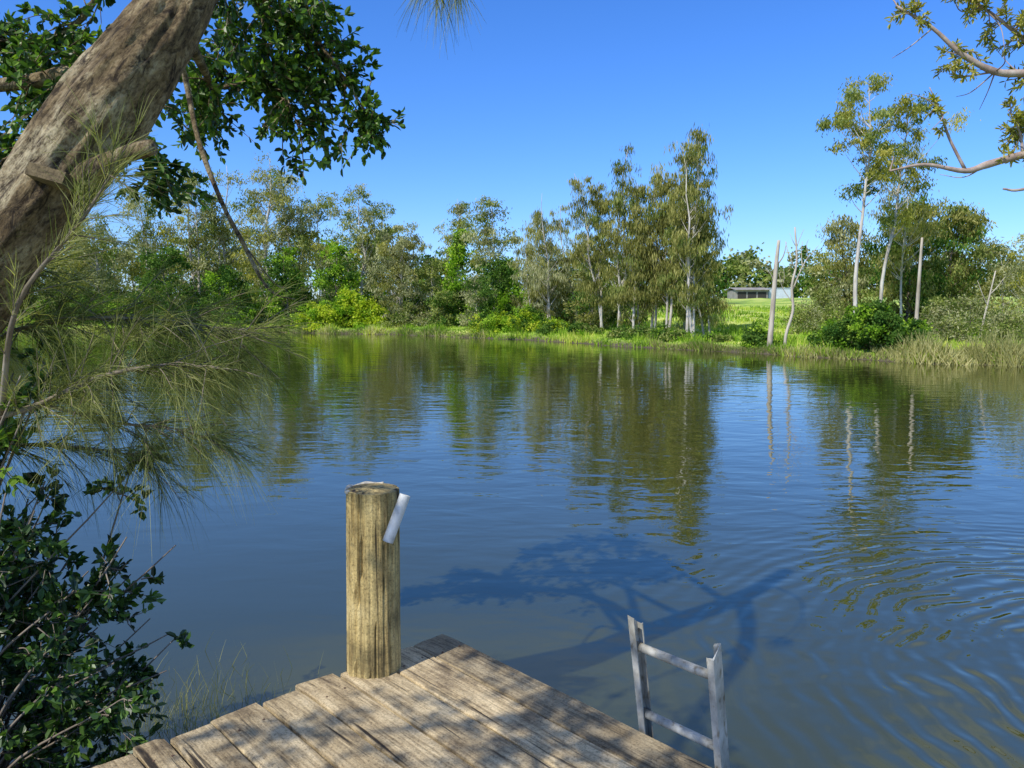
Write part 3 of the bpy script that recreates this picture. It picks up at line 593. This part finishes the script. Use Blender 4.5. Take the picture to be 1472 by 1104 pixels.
frond(mb, [(-2.0, 3, 1.97), (-1.84, 3, 2.02), (-1.62, 3, 2.12), (-1.37, 3, 2.17), (-1.12, 3, 2.16)], [.014, .012, .009, .005], 78, .25, 32, .18, .42)
frond(mb, [(-2.7, 3.2, 1.5), (-2.2, 3.2, 2.2), (-1.83, 3.2, 2.34), (-1.4, 3.2, 2.34), (-1.05, 3.2, 2.27)], [.016, .01, .006, .003], 100, .27, 34, .19, .3, (.1, 0, .0), fr=(.35, 1))
frond(mb, [(-2.0, 3, 1.97), (-1.75, 2.75, 2.4), (-1.5, 2.72, 2.68), (-1.38, 2.72, 2.85)], [.012, .008, .003], 26, .2, 30, .16, .12, (.1, 0, .5), cv=.75)
frond(mb, [(-1.84, 3, 2.02), (-1.6, 3.1, 1.93), (-1.4, 3.15, 1.9), (-1.22, 3.2, 1.82)], [.008, .005, .002], 46, .22, 28, .19, .65)
frond(mb, [(-2.3, 3.05, 1.85), (-2.2, 3.1, 2.3), (-2.0, 3.1, 2.5), (-1.9, 3.2, 2.55)], [.01, .006, .003], 40, .3, 30, .2, .3)
frond(mb, [(-2.3, 3.05, 1.85), (-2.0, 3.3, 1.8), (-1.75, 3.4, 1.75), (-1.6, 3.4, 1.7)], [.01, .006, .003], 42, .25, 28, .2, .6, cv=.3)
mb.build('near_casuarina_tree', [M_brown, M_needle])
mb = MB()
frond(mb, [(-.85, 3.25, 5.0), (-.45, 3.1, 4.6), (-.3, 3, 4.0), (-.28, 3, 3.62)], [.012, .006, .003], 9, .12, 22, .14, .5, (0, 0, -.8), fr=(.9, 1))
frond(mb, [(-.45, 3.1, 4.6), (-.25, 3, 4.0), (-.2, 3, 3.60)], [.005, .002], 7, .08, 18, .12, .5, (0, 0, -.8), fr=(.9, 1))
mb.build('hanging_casuarina_branch', [M_brown, M_needle])

# ------------------------------------------------------------------ mangrove shrub (lower left)
mb = MB(); root = np.array([-2.5, 3.3, -.2])
for k in range(62):
    tx = rng.uniform(-2.6, -1.72) if k % 3 else rng.uniform(-1.85, -1.5); ty = rng.uniform(2.95, 3.7); tz = rng.uniform(.1, 1.75)
    t = np.array([tx, ty, tz]); mid = (root+t)/2+np.array([-.1, 0, .12])+rng.normal(0, .08, 3)
    mb.tube([root, mid, t], [.014, .007, .003], 5, 0, k=5); spray(mb, [mid, (mid+t)/2, t], 7, .2, 7, (.050, .028), up=(.1, 0, .1), rt=.0022, cv=.45)
mb.build('mangrove_shrub', [M_brown, M_mang])
mb = MB()
for k in range(26):
    t = np.array([rng.uniform(-2.6, -1.85), rng.uniform(2.9, 3.3), rng.uniform(1.8, 2.2)]); s = t+np.array([-.3, .1, -.5]); mb.tube([s, t], [.006, .003], 5, 0); spray(mb, [s, (s+t)/2, t], 3, .14, 6, (.045, .026), up=(.1, 0, .3), rt=.002, cv=.65)
mb.build('mangrove_shrub', [M_brown, M_fig])
mb = MB(); n = 420
C = np.stack([rng.normal(-1.95, .28, n), rng.normal(4.35, .3, n), np.full(n, -.05)], 1); D = rng.normal(0, .3, (n, 3)); D[:, 2] = 1
mb.needles(C, D, rng.uniform(.12, .32, n), .004, .25, 0, rng.uniform(0, .4, n)); mb.build('water_reeds', [M_reed], ())

# ------------------------------------------------------------------ overhanging gum at the right
mb = MB()
g = lambda P, R, s=8: mb.tube(P, R, s, 0, k=5, disp=lambda t, h, p: .2*noise.noise(Vector(p)*6))
g([(9.2, 9.6, 0), (9.1, 9.5, 2), (8.7, 9.4, 3.8), (8.6, 9.4, 6), (8.8, 9.5, 9)], [.28, .24, .2, .15, .08], 16)
E1 = [(8.65, 9.4, 5.0), (7.2, 9.2, 4.9), (6.3, 9, 4.95), (5.8, 9, 5.0), (5.43, 9, 5.02), (5.03, 9, 5.22), (4.7, 9, 5.49), (4.3, 9, 5.72)]; g(E1, [.11, .08, .05, .045, .04, .03, .02, .012])
E2 = [(8.7, 9.4, 3.9), (7.2, 9.1, 4.2), (6.3, 9, 4.2), (5.8, 9, 4.11), (5.4, 9, 4.0), (5.15, 9, 3.93), (4.69, 9, 4.0), (4.3, 9, 3.93)]; g(E2, [.1, .07, .05, .045, .04, .03, .02, .01])
E3 = [(5.15, 9, 3.95), (4.95, 9, 4.3), (4.83, 9, 4.6), (4.7, 9, 4.85)]; g(E3, [.02, .012, .006])
E4 = [(7.2, 9.1, 4.2), (6.3, 9, 3.85), (5.8, 9, 3.72), (5.6, 9, 3.73)]; g(E4, [.03, .02, .012])
E5 = [(6.3, 9, 4.95), (5.8, 9.1, 5.4), (5.3, 9.1, 5.75), (4.9, 9.1, 5.9)]; g(E5, [.03, .02, .008])
E6 = [(5.8, 9, 4.11), (5.75, 9, 4.35), (5.6, 9, 4.6)]; g(E6, [.02, .01, .004])
E7 = [(5.43, 9, 5.02), (5.1, 9.1, 5.0), (4.95, 9.1, 5.12)]; g(E7, [.012, .006])
for _ in range(16):   # bare twigs
    Q = [E1, E2, E3, E5][rng.integers(4)]; q = np.array(Q[rng.integers(3, len(Q))] if len(Q) > 5 else Q[rng.integers(1, len(Q))]); d = nrm(rng.normal(0, 1, 3)+np.array([-.6, 0, .4]))
    g([q, q+d*.25+rng.normal(0, .04, 3), q+d*.5+rng.normal(0, .08, 3)], [.010, .006, .003], 5)
GL = (.08, .022)
for P, n, L_ in ((E1[4:], 8, .28), (E1[6:], 4, .25), (E5, 32, .36), (E3[1:], 4, .22), (E6, 14, .3), (E7, 3, .2), (E2[1:4], 14, .35), (E1[1:4], 26, .4)):
    spray(mb, P, n, L_, 13, GL, up=(0, 0, .1), rt=.005, cv=.5)
add = rng.normal(0, 1, (20, 3))*np.array([1.3, 1.2, .9])+np.array([8.4, 9.5, 8.2])
for c in add:
    spray(mb, [(8.7, 9.5, 7.5), (c+np.array([8.7, 9.5, 7.5]))/2, c], 7, .5, 9, (.12, .03), rt=.006)
mb.build('overhanging_gum_tree', [M_red, M_eucY])

# ------------------------------------------------------------------ light, sky, camera
sd = Vector((-.68, -.73, math.tan(math.radians(48)))).normalized()
sun = bpy.data.lights.new('sun', 'SUN'); sun.energy = 5.0; sun.angle = math.radians(.5); sun.color = (1, .95, .84)
so = bpy.data.objects.new('sun', sun); so.rotation_euler = sd.to_track_quat('Z', 'Y').to_euler(); so.location = (0, 0, 30); scene.collection.objects.link(so)
w = bpy.data.worlds.new('World'); scene.world = w; w.use_nodes = True
N = w.node_tree.nodes; L = w.node_tree.links; bg = N['Background']
sky = N.new('ShaderNodeTexSky'); sky.sky_type = 'NISHITA'; sky.sun_disc = False; sky.sun_elevation = math.radians(48); sky.sun_rotation = math.radians(223)
sky.air_density = 1.0; sky.dust_density = .4; sky.ozone_density = 2.6
ml = N.new('ShaderNodeMixRGB'); ml.blend_type = 'MULTIPLY'; ml.inputs[0].default_value = 1; ml.inputs[2].default_value = (.82, 1.06, 1.62, 1); L.new(sky.outputs[0], ml.inputs[1])
hs = N.new('ShaderNodeHueSaturation'); hs.inputs['Saturation'].default_value = 1.1; L.new(ml.outputs[0], hs.inputs['Color'])
tc = N.new('ShaderNodeTexCoord'); mp = N.new('ShaderNodeMapping'); mp.inputs['Scale'].default_value = (1.2, 2.2, 3); L.new(tc.outputs['Generated'], mp.inputs[0])
n = N.new('ShaderNodeTexNoise'); n.inputs['Scale'].default_value = 1.6; n.inputs['Detail'].default_value = 7; n.inputs['Roughness'].default_value = .6; L.new(mp.outputs[0], n.inputs[0])
r = ramp(N, [(.40, (.15, .15, .15)), (.66, (1, 1, 1))]); L.new(n.outputs[0], r.inputs[0])
sx = N.new('ShaderNodeSeparateXYZ'); L.new(tc.outputs['Generated'], sx.inputs[0])
mr = N.new('ShaderNodeMapRange'); mr.inputs[1].default_value = .37; mr.inputs[2].default_value = .52; mr.inputs[4].default_value = .8; L.new(sx.outputs[2], mr.inputs[0])
mu = N.new('ShaderNodeMath'); mu.operation = 'MULTIPLY'; L.new(r.outputs[0], mu.inputs[0]); L.new(mr.outputs[0], mu.inputs[1])
mx = N.new('ShaderNodeMixRGB'); mx.inputs[2].default_value = (4.6, 4.9, 4.7, 1); L.new(mu.outputs[0], mx.inputs[0]); L.new(hs.outputs[0], mx.inputs[1]); L.new(mx.outputs[0], bg.inputs[0])
bg.inputs[1].default_value = .13
cam = bpy.data.cameras.new('camera'); cam.sensor_width = 36; cam.lens = 27.2; cam.clip_end = 6000; cam.clip_start = .05
co = bpy.data.objects.new('camera', cam); co.location = (0, 0, H); co.rotation_euler = (math.radians(90-5.75), 0, 0); scene.collection.objects.link(co); scene.camera = co
scene.view_settings.view_transform = 'Standard'; scene.view_settings.look = 'None'; scene.view_settings.exposure = 0
print('quads', sum(len(m.polygons) for m in bpy.data.meshes))
